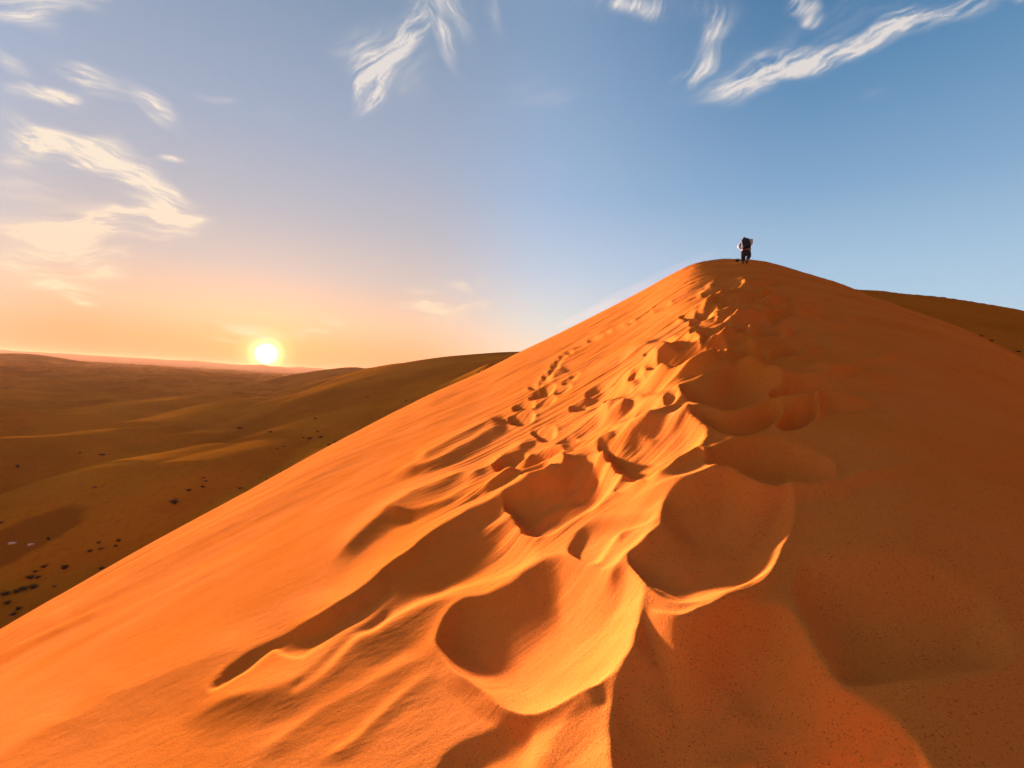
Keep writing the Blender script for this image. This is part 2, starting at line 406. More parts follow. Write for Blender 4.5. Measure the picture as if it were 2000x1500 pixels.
# prints and scours on the upper crest
rs = np.random.RandomState(4)
for k in range(46):
    f = rs.rand()
    cy = 560 + 160 * f ** 1.2
    cx = 1475 - 60 * f + np.clip(rs.randn(), -1.6, 1.2) * (38 + 60 * f)
    L = 12 + 26 * f + rs.rand() * 14; W = L * (0.20 + 0.14 * rs.rand())
    a = math.radians(-16 + rs.randn() * 6); ca_, sa_ = math.cos(a), math.sin(a)
    bend = rs.uniform(-0.3, 0.3)
    pit([(cx + ca_ * L * math.cos(q) - sa_ * (W * math.sin(q) + bend * W * math.cos(2 * q)), cy + sa_ * L * math.cos(q) + ca_ * (W * math.sin(q) + bend * W * math.cos(2 * q)))
         for q in np.linspace(0, 2 * math.pi, 9, False)], W * rs.uniform(0.3, 0.8), W * 0.15, 6)
RSR = np.random.RandomState(12)
for k in range(110):
    f = RSR.rand()
    cy = 545 + 210 * f; cx = 1490 - 60 * f + np.clip(RSR.randn(), -1.7, 1.7) * (50 + 90 * f)
    L = (22 + 60 * f) * RSR.uniform(0.7, 1.6); a = math.radians(20 - 0.10 * (cx - 1400) + RSR.randn() * 4); b = RSR.uniform(-0.16, 0.16)
    ridge([(cx + L * q * math.cos(a) + 0, cy - L * q * math.sin(a) + b * L * (q * q - 0.5)) for q in (-1, -0.5, 0, 0.5, 1)], (1.5 + 4.0 * f) * RSR.uniform(0.6, 1.5), 8 + 14 * f, 4 + 7 * f, taper=0.35)

# scours and little tails of sand between the big prints on the lit side
RL = np.random.RandomState(21)
for k in range(64):
    g_ = RL.rand(); cx = 1000 + 440 * g_ + RL.randn() * 60; cy = 985 - 300 * g_ + RL.randn() * 42
    L = RL.uniform(34, 95) * (1 - 0.45 * g_); a = math.radians(27 - 6 * g_ + RL.randn() * 3); b = RL.uniform(-0.14, 0.14)
    ridge([(cx + L * q * math.cos(a), cy - L * q * math.sin(a) + b * L * (q * q - 0.5)) for q in (-1, -0.5, 0, 0.5, 1)], RL.uniform(3, 8) * (1 - 0.4 * g_), 22 - 9 * g_, 11 - 5 * g_, taper=0.4)
for k in range(16):
    g_ = RL.rand(); cx = 1040 + 400 * g_ + RL.randn() * 50; cy = 950 - 270 * g_ + RL.randn() * 30
    L = RL.uniform(22, 44) * (1 - 0.4 * g_); W = L * RL.uniform(0.25, 0.4); a = math.radians(-24 + RL.randn() * 5); ca_, sa_ = math.cos(a), math.sin(a)
    pit([(cx + ca_ * L * math.cos(q) - sa_ * W * math.sin(q + 0.3 * math.cos(q)), cy + sa_ * L * math.cos(q) + ca_ * W * math.sin(q + 0.3 * math.cos(q))) for q in np.linspace(0, 2 * math.pi, 9, False)], W * RL.uniform(0.7, 1.3), W * 0.2, 6)

# crests
ridge([(-120,1560),(0,1482),(80,1436),(160,1400),(240,1356),(300,1330),(380,1300),(450,1272),(530,1252)], 6, 90, 70, soft=3)
ridge([(540,1246),(640,1205),(700,1172),(760,1126),(820,1074),(900,1024),(980,984),(1044,955),(1120,920),(1170,892)], 16, 60, 26)
ridge([(640,1108),(700,1050),(800,982),(868,945),(956,921)], 9, 40, 26, soft=1)
ridge([(730,1010),(800,1006),(870,982),(957,938),(1000,942)], 7, 26, 16)
ridge([(760,930),(835,908),(905,876),(975,842),(992,832)], 7, 30, 12)
ridge([(800,900),(891,862),(940,842),(985,828)], 6, 26, 9)
ridge([(1200,756),(1250,731),(1287,712),(1340,686),(1375,675),(1400,678)], 9, 34, 14)
ridge([(1190,790),(1262,760),(1340,738),(1380,726),(1407,722),(1435,722),(1475,732),(1512,742),(1550,732),(1600,722),(1622,712)], 10, 30, 16)
ridge([(1200,874),(1252,845),(1290,805),(1330,784),(1360,784)], 12, 34, 22)
ridge([(1216,860),(1262,838),(1300,824),(1345,822),(1378,836)], 7, 16, 12)
ridge([(1265,952),(1300,935),(1330,915),(1362,895),(1385,902),(1380,918)], 11, 22, 16)
ridge([(1215,985),(1290,962),(1350,948),(1400,936),(1430,938),(1475,960),(1512,966),(1550,961),(1637,950),(1700,925),(1790,918)], 12, 24, 26)
ridge([(1200,1060),(1240,1034),(1290,1026)], 7, 18, 10)
ridge([(1170,1150),(1210,1110),(1250,1080),(1290,1045)], 10, 24, 16)
ridge([(860,1290),(888,1324),(940,1364),(988,1396),(1028,1407),(1080,1396),(1150,1362),(1206,1312)], 10, 14, 30)
ridge([(1242,1150),(1290,1150),(1345,1160),(1410,1160),(1470,1140),(1500,1128)], 7, 14, 16)
ridge([(1256,1196),(1332,1214),(1380,1196),(1424,1175),(1490,1150),(1530,1110)], 9, 16, 24)
ridge([(1496,790),(1560,792),(1600,786),(1640,789),(1700,787)], 15, 10, 14)
ridge([(1640,700),(1700,706),(1760,700)], 8, 10, 10)
ridge([(1560,700),(1610,692),(1660,700)], 9, 10, 9)
ridge([(1500,620),(1560,612),(1620,618),(1680,628)], 7, 10, 8)
ridge([(1592,790),(1598,806),(1604,816)], 14, 9, 8)
ridge([(1462,664),(1470,668),(1480,662)], 13, 9, 7)
ridge([(1516,664),(1522,670),(1536,670)], 13, 9, 7)
ridge([(1290,690),(1350,668),(1400,660),(1460,640),(1520,628),(1580,624),(1610,630)], 8, 22, 10)
ridge([(1380,720),(1430,700),(1480,680),(1530,668),(1600,666)], 7, 18, 12)
ridge([(350,1420),(450,1370),(560,1345),(640,1310),(720,1255),(800,1200),(870,1182),(950,1160)], 11, 70, 60, soft=4)
ridge([(480,1500),(600,1400),(720,1340),(800,1300),(850,1280)], 4.5, 30, 40, soft=3)
ridge([(620,1500),(720,1420),(800,1350),(860,1310)], 4, 22, 30, soft=3)
ridge([(1060,1520),(1080,1450),(1120,1400),(1180,1370)], 12, 60, 60, soft=6)
ridge([(1320,1520),(1400,1450),(1480,1420),(1560,1470),(1620,1540)], 10, 60, 60, soft=8)
ridge([(1400,1300),(1480,1340),(1560,1400),(1640,1450)], 8, 60, 60, soft=10)
ridge([(-100,1292),(100,1190),(300,1083),(480,990),(640,902),(800,820)], 7, 10, 60, soft=2)
ridge([(520,960),(640,890),(780,812),(900,748)], 5, 8, 14)
RELIEF = blur(RELIEF, 1.1)

def relief_at(px, py):
    fx = (px - X0) / STEP; fy = (py - Y0) / STEP
    ok = (fx > 1) & (fx < NX - 3) & (fy > 1) & (fy < NY - 3)
    fx = np.clip(fx, 0, NX - 2.001); fy = np.clip(fy, 0, NY - 2.001)
    ix, iy = fx.astype(int), fy.astype(int); a, b = fx - ix, fy - iy
    v = (RELIEF[iy, ix] * (1 - a) + RELIEF[iy, ix + 1] * a) * (1 - b) + (RELIEF[iy + 1, ix] * (1 - a) + RELIEF[iy + 1, ix + 1] * a) * b
    edge = np.minimum(np.minimum(px - X0, X0 + STEP * NX - px), Y0 + STEP * NY - py)
    return np.where(ok, v * sstep(0, 200, edge), 0.0)

# ------------------------------------------------------------------ the big dune: skyline given as elevation V at distance T
EYE = 1.35
SIL = [(-400,1455,12),(-200,1340,14),(0,1230,17),(100,1172,20),(200,1114,24),(300,1058,28),(480,961,36),(640,872,50),(750,815,62),(840,770,72),(945,724,90),(1010,690,100),(1086,654,88),
       (1158,618,78),(1251,570,62),(1320,531,48),(1356,514,38),(1392,508,33),(1425,506,30),(1470,508,28),(1500,513,25),(1560,530,20),(1640,556,15),(1694,574,12.5),(1770,604,10),(1838,628,9.4),
       (1892,648,8.8),(1946,673,8.2),(2000,702,7.6),(2200,830,5.6),(2500,1060,4.2)]
_s = np.array([(*uv(a, b), t) for a, b, t in SIL])
_uu = np.linspace(-6, 6, 6001)
_vs = np.interp(_uu, _s[:, 0], _s[:, 1]); _ts = np.exp(np.interp(_uu, _s[:, 0], np.log(_s[:, 2])))
_lo, _hi = _uu < _s[0, 0], _uu > _s[-1, 0]
_vs[_lo] = _s[0, 1] + (_uu[_lo] - _s[0, 0]) * 0.56
_vs[_hi] = _s[-1, 1] - (_uu[_hi] - _s[-1, 0]) * 0.45
def sm1(a, r):
    k = np.exp(-0.5 * (np.arange(-3 * r, 3 * r + 1) / r) ** 2); k /= k.sum()
    return np.convolve(np.pad(a, 3 * r, mode='edge'), k, 'valid')
_vs_f, _vs_s = sm1(_vs, 7), sm1(_vs, 26)
_ts = sm1(_ts, 30)

def dune_base(x, y):
    t = np.sqrt(np.maximum(y, 0) ** 2 * (y > 0) + 0.35) if np.isscalar(y) else np.sqrt(np.where(y > 0, y * y, 0) + 0.35)
    u = x / t
    near = np.exp(-t / 3.5)
    uq = np.clip(u + 0.10 * near * sstep(-0.3, 0.35, u) * (1 - sstep(0.9, 1.4, u)), -5.9, 5.9)
    fine = sstep(4, 14, t)
    Vs = np.interp(uq, _uu, _vs_f) * fine + np.interp(uq, _uu, _vs_s) * (1 - fine)
    Te = np.interp(uq, _uu, _ts)
    r = Te / t
    beyond = np.maximum(np.log(t / Te), 0)
    return t * (Vs - EYE / Te * (r - np.log(r) - 1) - 0.03 * beyond ** 1.5 - 0.25 * np.maximum(beyond - 0.35, 0) ** 1.5)

def dune_height(x, y):
    z = dune_base(x, y)
    t = np.maximum(y, 0.6); u = x / t
    px, py = pix(u, z / t)
    s = t / F * np.sqrt(np.clip(t, 1.4, 7) / 1.4) * (y > 0.5) * (1 - 0.85 * sstep(20, 45, t))
    wx = x + 0.25 * vnoise(x / 1.7, y / 0.8, 60); wy = y + 0.10 * fbm(x / 1.3, y / 0.6, 3, 61)
    far = 1 - sstep(25, 60, t) * 0.6
    d = s * relief_at(px, py) * (0.12 + 0.88 * sstep(0.004, 0.06, np.interp(np.clip(u, -5.9, 5.9), _uu, _vs_f) - z / t))
    # wind streaks running straight up and down the slope, stronger towards the crest
    strk = fbm(wx / 1.8, wy / 0.12, 4, 70, 0.6)
    strk2 = fbm(wx / 5.0, wy / 0.55, 4, 77, 0.5)
    mask = 0.07 + 0.93 * sstep(-0.35, 0.25, u)
    d = d + mask * ((0.0034 + 0.003 * sstep(1.8, 3.5, t)) * strk * np.sqrt(t / 2) + 0.007 * strk2 * np.sqrt(t / 2)) * sstep(0.2, 3.2, t) * far
    d = d + 0.03 * fbm(wx / 3.0, wy / 2.2, 3, 90) * sstep(2, 6, t)
    d = d + 0.0005 * fbm(x / 0.09, y / 0.04, 3, 95) * (1 - sstep(3, 7, t))
    return z + d

def add_mesh(name, verts, nx, ny, mat):
    """regular grid nx * ny of vertices -> smooth quad mesh"""
    me = bpy.data.meshes.new(name)
    me.vertices.add(len(verts)); me.vertices.foreach_set('co', verts.astype(np.float32).ravel())
    j, i = np.meshgrid(np.arange(ny - 1), np.arange(nx - 1), indexing='ij')
    a = (j * nx + i).ravel()
    q = np.stack([a, a + 1, a + nx + 1, a + nx], 1).astype(np.int32)
    me.loops.add(q.size); me.loops.foreach_set('vertex_index', q.ravel())
    me.polygons.add(len(q)); me.polygons.foreach_set('loop_start', np.arange(0, q.size, 4, dtype=np.int32))
    me.polygons.foreach_set('loop_total', np.full(len(q), 4, dtype=np.int32))
    me.polygons.foreach_set('use_smooth', np.ones(len(q), dtype=bool))
    me.update(calc_edges=True)
    me.materials.append(mat)
    o = bpy.data.objects.new(name, me); COL.objects.link(o)
    return o

def sampled(t0, t1, dens):
    tt = np.exp(np.linspace(math.log(t0), math.log(t1), 40000))
    c = np.r_[0, np.cumsum(0.5 * (dens(tt[1:]) + dens(tt[:-1])) * np.diff(tt))]
    n = int(c[-1]) + 2
    return np.interp(np.linspace(0, c[-1], n), c, tt)

# ------------------------------------------------------------------ sand material
def sand_material(name, base, dark, grain=True, patch=None, far=False):
    mt = bpy.data.materials.new(name); mt.use_nodes = True
    nt = mt.node_tree; b = NB(nt)
    bs = nt.nodes['Principled BSDF']
    bs.inputs['Roughness'].default_value = 0.95
    bs.inputs['Specular IOR Level'].default_value = 0.0
    g = b.new('ShaderNodeNewGeometry'); P = g.outputs['Position']
    big = b.noise(P, 0.9 if not far else 0.03, 5.0, 0.6)
    col = b.mix(b.smooth(big, 0.35, 0.7), (*base, 1), (*dark, 1))
    if grain:
        sp = b.noise(P, 190.0, 2.0, 0.7)
        col = b.mix(b.math('MULTIPLY', b.smooth(sp, 0.54, 0.74), b.math('MULTIPLY', b.smooth(b.noise(P, 22.0, 4.0, 0.6), 0.22, 0.6), 0.9)), col, (dark[0] * 0.35, dark[1] * 0.3, dark[2] * 0.4, 1))
        sp2 = b.noise(P, 150.0, 2.0, 0.7)
        col = b.mix(b.math('MULTIPLY', b.smooth(sp2, 0.60, 0.74), 0.4), col, (min(base[0] * 1.25, 0.9), base[1] * 1.6, base[2] * 2.2, 1))
        h = b.math('ADD', b.noise(P, 170.0, 3.0, 0.75), b.math('MULTIPLY', b.noise(P, 50.0, 3.0, 0.6), 0.6))
        bp = b.new('ShaderNodeBump'); bp.inputs['Strength'].default_value = 0.5; bp.inputs['Distance'].default_value = 0.004
        nt.links.new(h, bp.inputs['Height']); nt.links.new(bp.outputs[0], bs.inputs['Normal'])
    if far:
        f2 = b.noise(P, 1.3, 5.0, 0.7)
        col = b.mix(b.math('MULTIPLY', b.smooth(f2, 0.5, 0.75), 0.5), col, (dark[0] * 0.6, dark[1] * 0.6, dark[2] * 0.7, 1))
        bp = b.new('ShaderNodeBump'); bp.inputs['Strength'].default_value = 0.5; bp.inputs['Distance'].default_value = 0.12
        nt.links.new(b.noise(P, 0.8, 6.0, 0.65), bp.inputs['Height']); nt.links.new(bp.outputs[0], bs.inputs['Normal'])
    if patch:
        for (cx, cy, rx, ry, c, amt) in patch:
            mp = b.new('ShaderNodeMapping', vector_type='TEXTURE'); nt.links.new(P, mp.inputs['Vector'])
            mp.inputs['Location'].default_value = (cx, cy, 0); mp.inputs['Scale'].default_value = (rx, ry, 1e6)
            l = b.math('ADD', b.vmath('LENGTH', mp.outputs[0]), b.math('MULTIPLY', b.math('SUBTRACT', b.noise(P, 0.25, 4.0, 0.6), 0.5), 0.7))
            col = b.mix(b.math('MULTIPLY', b.smooth(l, 1.1, 0.85), amt), col, (*c, 1))
    nt.links.new(col, bs.inputs['Base Color'])
    return mt

SAND = (0.82, 0.200, 0.030); SAND_D = (0.76, 0.172, 0.018)
m_sand = sand_material('sand', SAND, SAND_D)

# ------------------------------------------------------------------ dune meshes
tt = sampled(0.72, 260.0, lambda t: EYE * F / t ** 2 / 1.5 + 1 / (0.0085 * t))
yback = np.r_[np.linspace(-14, -1, 14), np.linspace(-0.8, 0.70, 16)]
rows = np.r_[yback, tt]
uc = np.linspace(-1.32, 1.32, 1560)
ext = 1.32 + np.cumsum(0.004 * 1.06 ** np.arange(85))
cols = np.r_[-ext[::-1], uc, ext]
wrow = np.sqrt(np.where(rows > 0, rows * rows, 0) + 0.35)
Yg = np.repeat(rows[:, None], len(cols), 1)
Xg = wrow[:, None] * cols[None, :]
Zg = dune_height(Xg, Yg)
dune = add_mesh('sand_dune', np.stack([Xg, Yg, Zg], -1).reshape(-1, 3), len(cols), len(rows), m_sand)
dune['kind'] = 'structure'

# valley and the dune field behind it
UN = np.array([-2.5, -1.4, -1.08, -.8, -.56, -.39, -.17, 0, .3, 1.3, 2.5])
TN = np.array([8, 18, 40, 80, 130, 220, 400, 800, 2000, 6000, 30000])
ZT = np.array([
    [-14, -15, -18, -20, -20, -18, -15, -14, -16, -20, -30],
    [-16, -19, -23, -24, -21, -17, -12, -13, -16, -20, -30],
    [-15, -19, -23, -24, -21, -17, -11.5, -12, -16, -20, -30],
    [-12, -17, -21, -22, -20, -16, -11, -12, -16, -20, -30],
    [-11, -13, -15, -16.5, -17, -15.5, -11, -12, -15, -20, -30],
    [-11, -11, -10.5, -11.5, -12.5, -13, -12, -11, -14, -20, -30],
    [-11, -10, -8, -6.5, -6.0, -4.0, -2, -6, -14, -20, -30],
    [-11, -9, -5, 0, 3.5, 6, 6, 0, -12, -20, -30],
    [-12, -10, -4, 5, 10, 12, 12, 2, -12, -20, -30],
    [-12, -10, -6, 0, 2, 2, 0, -5, -12, -20, -30],
    [-12, -10, -8, -6, -5, -5, -5, -8, -12, -20, -30]], float)

def base_table(u, t):
    fu = np.interp(u, UN, np.arange(len(UN))); ft = np.interp(np.log(t), np.log(TN), np.arange(len(TN)))
    i = np.clip(fu.astype(int), 0, len(UN) - 2); j = np.clip(ft.astype(int), 0, len(TN) - 2)
    a, b = fu - i, ft - j
    a = a * 0.4 + 0.6 * a * a * (3 - 2 * a); b = b * 0.4 + 0.6 * b * b * (3 - 2 * b)
    return (ZT[i, j] * (1 - a) + ZT[i + 1, j] * a) * (1 - b) + (ZT[i, j + 1] * (1 - a) + ZT[i + 1, j + 1] * a) * b

# crests of the dune field: (pixel x, pixel y, distance), slope of the near side, slope of the far side
CRESTS = [
    ([(-90,805,118),(0,804,122),(60,805,126),(120,803,135),(170,806,140),(215,815,150)], 0.42, 0.10),
    ([(60,797,190),(88,791,190),(150,784,200),(220,775,215),(260,771,230)], 0.30, 0.08),
    ([(174,812,130),(210,805,140),(250,796,150),(300,787,165),(380,779,190),(460,768,215)], 0.22, 0.07),
    ([(-60,862,88),(0,860,90),(60,858,93),(120,855,96),(180,850,100),(260,840,108),(330,832,112),(360,820,122),(400,812,130),(460,798,145),(512,784,160),(528,780,168)], 0.20, 0.06),
    ([(200,757,330),(224,753,340),(280,746,360),(330,736,400),(400,735,420),(460,739,450)], 0.16, 0.05),
    ([(-80,694,640),(0,694,640),(30,694,650),(60,695,660),(90,699,680),(128,706,720),(200,712,800)], 0.12, 0.04),
    ([(-60,715,480),(60,716,500),(160,720,520),(250,722,560),(360,724,620)], 0.08, 0.03),
    ([(-60,732,360),(20,731,360),(100,735,370),(180,742,380)], 0.14, 0.04),
    ([(-60,752,270),(40,752,275),(100,758,280),(130,768,285)], 0.16, 0.05),
    ([(20,768,225),(90,765,235),(150,770,240)], 0.2, 0.06),
    ([(470,778,400),(530,765,440),(575,753,460),(608,742,460),(640,730,430),(690,721,390),(720,724,390),(746,721,380),(800,718,340),(834,714,300),(864,715,280),(900,703,230),(960,696,190),(990,692,172),(1060,690,160)], 0.13, 0.10),
    ([(440,850,100),(480,842,106),(560,826,118),(610,810,128),(660,792,140),(720,769,160),(768,755,170),(810,736,176),(855,720,176),(900,711,165),(960,702,150),(1000,700,140)], 0.26, 0.06),
    ([(430,905,68),(520,880,76),(600,858,84),(660,831,92),(740,800,104),(800,779,112),(850,762,112),(900,740,110),(960,712,108)], 0.24, 0.07),
    ([(300,985,60),(345,962,62),(400,940,64),(470,915,68)], 0.2, 0.07),
    ([(300,905,72),(380,890,78),(460,872,84)], 0.10, 0.05),
]
_pl = []
for pts, s1, s2 in CRESTS:
    A = []
    for px, py, t in pts:
        u, v = uv(px, py); A.append((u * t, t, v * t))
    _pl.append((catmull(A, 4), s1, s2))

def desert_height(x, y):
    t = np.maximum(y, 8.0); u = x / t
    z = base_table(u, t)
    z = z + 0.30 * fbm(x / (8 + t * .07), y / (5 + t * .05), 4, 11) * np.clip(t / 80, 0.4, 4)
    z = z + 1.5 * (1 - np.abs(vnoise((x + 0.4 * y) / 26, (y - 0.2 * x) / 11, 71)) * 2) * sstep(45, 110, t) * np.clip(t / 200, 0.5, 2.5)
    # long low rolling dunes
    dd = x * 0.5 + y * 0.85
    per = fbm(x / 160, y / 160, 2, 33) * 1.5
    wave = np.abs(np.sin(dd / 46 + per * 2.0)); 
    z = z + (1 - wave) ** 1.5 * 1.6 * sstep(110, 300, t) * np.clip(t / 300, 1, 3) * (0.6 + 0.4 * vnoise(x / 90, y / 90, 4))
    shp = x.shape; xf, yf, zf = x.ravel(), y.ravel(), z.ravel().copy()
    for P, s1, s2 in _pl:
        pad = 160 if P[:, 1].max() > 250 else 70
        idx = np.where((xf > P[:, 0].min() - pad) & (xf < P[:, 0].max() + pad) & (yf > P[:, 1].min() - pad) & (yf < P[:, 1].max() + pad * 2))[0]
        if len(idx) == 0: continue
        X, Y = xf[idx], yf[idx]
        best = np.full(len(idx), 1e18); zc = np.zeros(len(idx)); sd = np.zeros(len(idx)); over = np.zeros(len(idx))
        n = len(P) - 1
        for i in range(n):
            a, b = P[i], P[i + 1]
            ex, ey = b[0] - a[0], b[1] - a[1]; l2 = ex * ex + ey * ey + 1e-9
            q0 = ((X - a[0]) * ex + (Y - a[1]) * ey) / l2; q = np.clip(q0, 0, 1)
            ov = np.maximum(-q0, 0) if i == 0 else (np.maximum(q0 - 1, 0) if i == n - 1 else 0 * q0)
            d2 = (X - a[0] - q * ex) ** 2 + (Y - a[1] - q * ey) ** 2
            mk = d2 < best
            best = np.where(mk, d2, best); zc = np.where(mk, a[2] + q * (b[2] - a[2]), zc); over = np.where(mk, ov * math.sqrt(l2), over)
            sd = np.where(mk, np.sign(ex * (Y - a[1]) - ey * (X - a[0])), sd)
        d = np.sqrt(best); ee = 0.022 * Y
        sgn = sstep(-1, 1, sd * d / ee); sgn = sgn + (0.5 - sgn) * sstep(0, 0.15, over / (d + 1e-6)); d = np.sqrt(best + ee * ee) - ee
        sc = 1 + 0.25 * vnoise(X / 30, Y / 30, 44)
        zr = zc + 0.004 * Y - 0.10 * over - (sgn * s2 * 1.3 + (1 - sgn) * s1 * 1.25) * sc * d - d * d / (1.6 * np.maximum(P[:, 1].mean(), 60))
        k = np.clip(0.004 * Y, 0.2, 2)
        zf[idx] = smax(zr, zf[idx], k)
    return zf.reshape(shp)

def march(fn, u, v, t0, t1, n=4000):
    tt_ = np.exp(np.linspace(math.log(t0), math.log(t1), n))
    z = fn(u * tt_, tt_)
    k = np.where(z >= v * tt_)[0]
    if len(k) == 0: return None
    t = tt_[k[0]]
    return np.array([u * t, t, float(z[k[0]])])

u0, v0 = uv(45, 1062)
Pp = march(desert_height, u0, v0, 12, 400)
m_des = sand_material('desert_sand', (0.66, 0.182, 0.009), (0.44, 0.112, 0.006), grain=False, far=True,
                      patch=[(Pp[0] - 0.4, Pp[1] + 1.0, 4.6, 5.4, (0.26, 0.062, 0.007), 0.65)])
td = sampled(9.0, 4250.0, lambda t: 14 * F / t ** 2 / 3.0 + 1 / (0.009 * t))
ud = np.r_[-2.4, -2.2, -2.0, -1.85, -1.7, -1.6, -1.5, np.linspace(-1.42, 0.3, 760), np.linspace(0.33, 2.4, 90)]
Yd = np.repeat(td[:, None], len(ud), 1); Xd = td[:, None] * ud[None, :]
Zd = desert_height(Xd, Yd)
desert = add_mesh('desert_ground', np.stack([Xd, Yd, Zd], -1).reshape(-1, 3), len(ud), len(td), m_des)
desert['kind'] = 'structure'

# far hills on the horizon
def hill_sheet(name, pts, T, depth, mat, bottom, seed):
    A = np.array([(uv(a, b)) for a, b in pts])
    us = np.linspace(A[0, 0], A[-1, 0], 900)
    vs = np.interp(us, A[:, 0], A[:, 1])
    ks = np.linspace(-1, 1, 41)
    Y = T + depth * ks[:, None] + 0 * us[None, :]
    X = us[None, :] * T * (1 + 0 * Y)
    crest = vs * T + T * 0.0006 * fbm(us * 25, us * 0, 4, seed)
    prof = (1 - np.abs(ks)[:, None]) ** 0.9
    rel = crest[None, :] - bottom
    nz = fbm(X / (T * .03), Y / (T * .02), 4, seed + 3)
    Z = bottom + rel * prof * (1 + 0.22 * nz * (1 - prof))
    o = add_mesh(name, np.stack([X, Y, Z], -1).reshape(-1, 3), len(us), len(ks), mat)
    o['kind'] = 'structure'
    return o
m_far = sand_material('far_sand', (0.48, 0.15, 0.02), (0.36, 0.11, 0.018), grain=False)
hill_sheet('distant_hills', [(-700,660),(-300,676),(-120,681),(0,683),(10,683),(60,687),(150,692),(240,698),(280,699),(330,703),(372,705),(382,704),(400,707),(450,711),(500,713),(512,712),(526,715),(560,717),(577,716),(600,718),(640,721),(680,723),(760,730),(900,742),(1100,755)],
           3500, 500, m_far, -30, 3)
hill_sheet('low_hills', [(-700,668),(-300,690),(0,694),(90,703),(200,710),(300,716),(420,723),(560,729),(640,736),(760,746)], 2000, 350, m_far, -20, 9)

# second dune seen past the right shoulder
SIL2 = [(1300,575,90),(1500,556,90),(1640,561,88),(1694,566,86),(1770,571,84),(1838,580,82),(1892,588,80),(1946,597,78),(2000,605,76),(2200,640,72),(2500,700,70)]
_q = np.array([(*uv(a, b), t) for a, b, t in SIL2])
_v2 = sm1(np.interp(_uu, _q[:, 0], _q[:, 1]), 25); _t2 = sm1(np.interp(_uu, _q[:, 0], _q[:, 2]), 30)
def dune2_height(x, y):
    t = np.maximum(y, 5.0); u = x / t
    Vs = np.interp(u, _uu, _v2); Te = np.interp(u, _uu, _t2)
    r = Te / t; by = np.maximum(np.log(t / Te), 0)
    z = t * (Vs - 7.0 / Te * np.maximum(r - 1, 0) - 0.6 * by)
    return z + 0.10 * fbm(x / 3, y / 3, 4, 140) + 0.03 * fbm(x / .7, y / .7, 3, 150) - 0.05
m_side = sand_material('side_sand', (0.62, 0.155, 0.014), (0.52, 0.122, 0.010), grain=False, far=True)
tq = sampled(22.0, 260.0, lambda t: 7 * F / t ** 2 / 2.5 + 1 / (0.012 * t))
uq_ = np.linspace(0.30, 2.0, 700)
Yq = np.repeat(tq[:, None], len(uq_), 1); Xq = tq[:, None] * uq_[None, :]
dune2 = add_mesh('side_dune', np.stack([Xq, Yq, dune2_height(Xq, Yq)], -1).reshape(-1, 3), len(uq_), len(tq), m_side)
dune2['kind'] = 'structure'

# ------------------------------------------------------------------ plain materials
def mat_plain(name, c, rough=0.8, var=0.15, scale=20.0):
    mt = bpy.data.materials.new(name); mt.use_nodes = True
    b = NB(mt.node_tree); bs = mt.node_tree.nodes['Principled BSDF']
    bs.inputs['Roughness'].default_value = rough
    g = b.new('ShaderNodeTexCoord')
    n = b.noise(g.outputs['Object'], scale, 3.0)
    col = b.mix(n, tuple(k * (1 - var) for k in c) + (1,), tuple(min(k * (1 + var), 1) for k in c) + (1,))
    mt.node_tree.links.new(col, bs.inputs['Base Color'])
    return mt

def link_mesh(name, bm, mat, parent=None, smooth=True):
    me = bpy.data.meshes.new(name); bm.to_mesh(me); bm.free()
    me.materials.append(mat)
    if smooth:
        for p in me.polygons: p.use_smooth = True
    o = bpy.data.objects.new(name, me); COL.objects.link(o)
    if parent: o.parent = parent
    return o

def tag(o, label, cat, group=None):
    o['label'] = label; o['category'] = cat
    if group: o['group'] = group

# ------------------------------------------------------------------ desert bushes
m_leaf = mat_plain('scrub_leaf', (0.040, 0.018, 0.006), 0.9, 0.4, 3.0)
m_twig = mat_plain('scrub_twig', (0.045, 0.018, 0.006), 0.9, 0.3, 3.0)

def bush_meshes(seed):
    """low desert shrub about 1 m across: fan of twigs with small leaf blades"""
    r = random.Random(seed)
    tw, lf = bmesh.new(), bmesh.new()
    for k in range(34):
        a = r.uniform(0, 2 * math.pi); sp = r.uniform(0.15, 0.5); h = r.uniform(0.22, 0.52) * (1.1 - sp)
        p = Vector((0.05 * math.cos(a), 0.05 * math.sin(a), -0.05)); pts = [p]
        for j in range(1, 5):
            f = j / 4
            pts.append(Vector((math.cos(a) * sp * f + r.uniform(-.03, .03), math.sin(a) * sp * f + r.uniform(-.03, .03), h * (f ** 0.8))))
        for j in range(4):
            a0, a1 = pts[j], pts[j + 1]; wd = 0.012 * (1 - j * 0.2)
            d = (a1 - a0).normalized(); s = d.cross(Vector((0.3, 0.2, 1))).normalized() * wd; q = d.cross(s).normalized() * wd
            for off in (s, q):
                tw.faces.new([tw.verts.new(v) for v in (a0 - off, a0 + off, a1 + off * .8, a1 - off * .8)])
            for _ in range(7):
                c = a0.lerp(a1, r.random()) + Vector((r.gauss(0, .035), r.gauss(0, .035), r.gauss(0, .03)))
                n = Vector((r.gauss(0, 1), r.gauss(0, 1), r.gauss(0, 1))).normalized()
                e = n.orthogonal().normalized() * r.uniform(.018, .04); g = n.cross(e).normalized() * r.uniform(.010, .02)
                lf.faces.new([lf.verts.new(c + v) for v in (-e, g, e, -g)])
    return tw, lf

BM = []
for sd in range(4):
    tw, lf = bush_meshes(sd + 3)
    a = bpy.data.meshes.new('twigs'); tw.to_mesh(a); tw.free(); a.materials.append(m_twig)
    b = bpy.data.meshes.new('foliage'); lf.to_mesh(b); lf.free(); b.materials.append(m_leaf)
    BM.append((a, b))

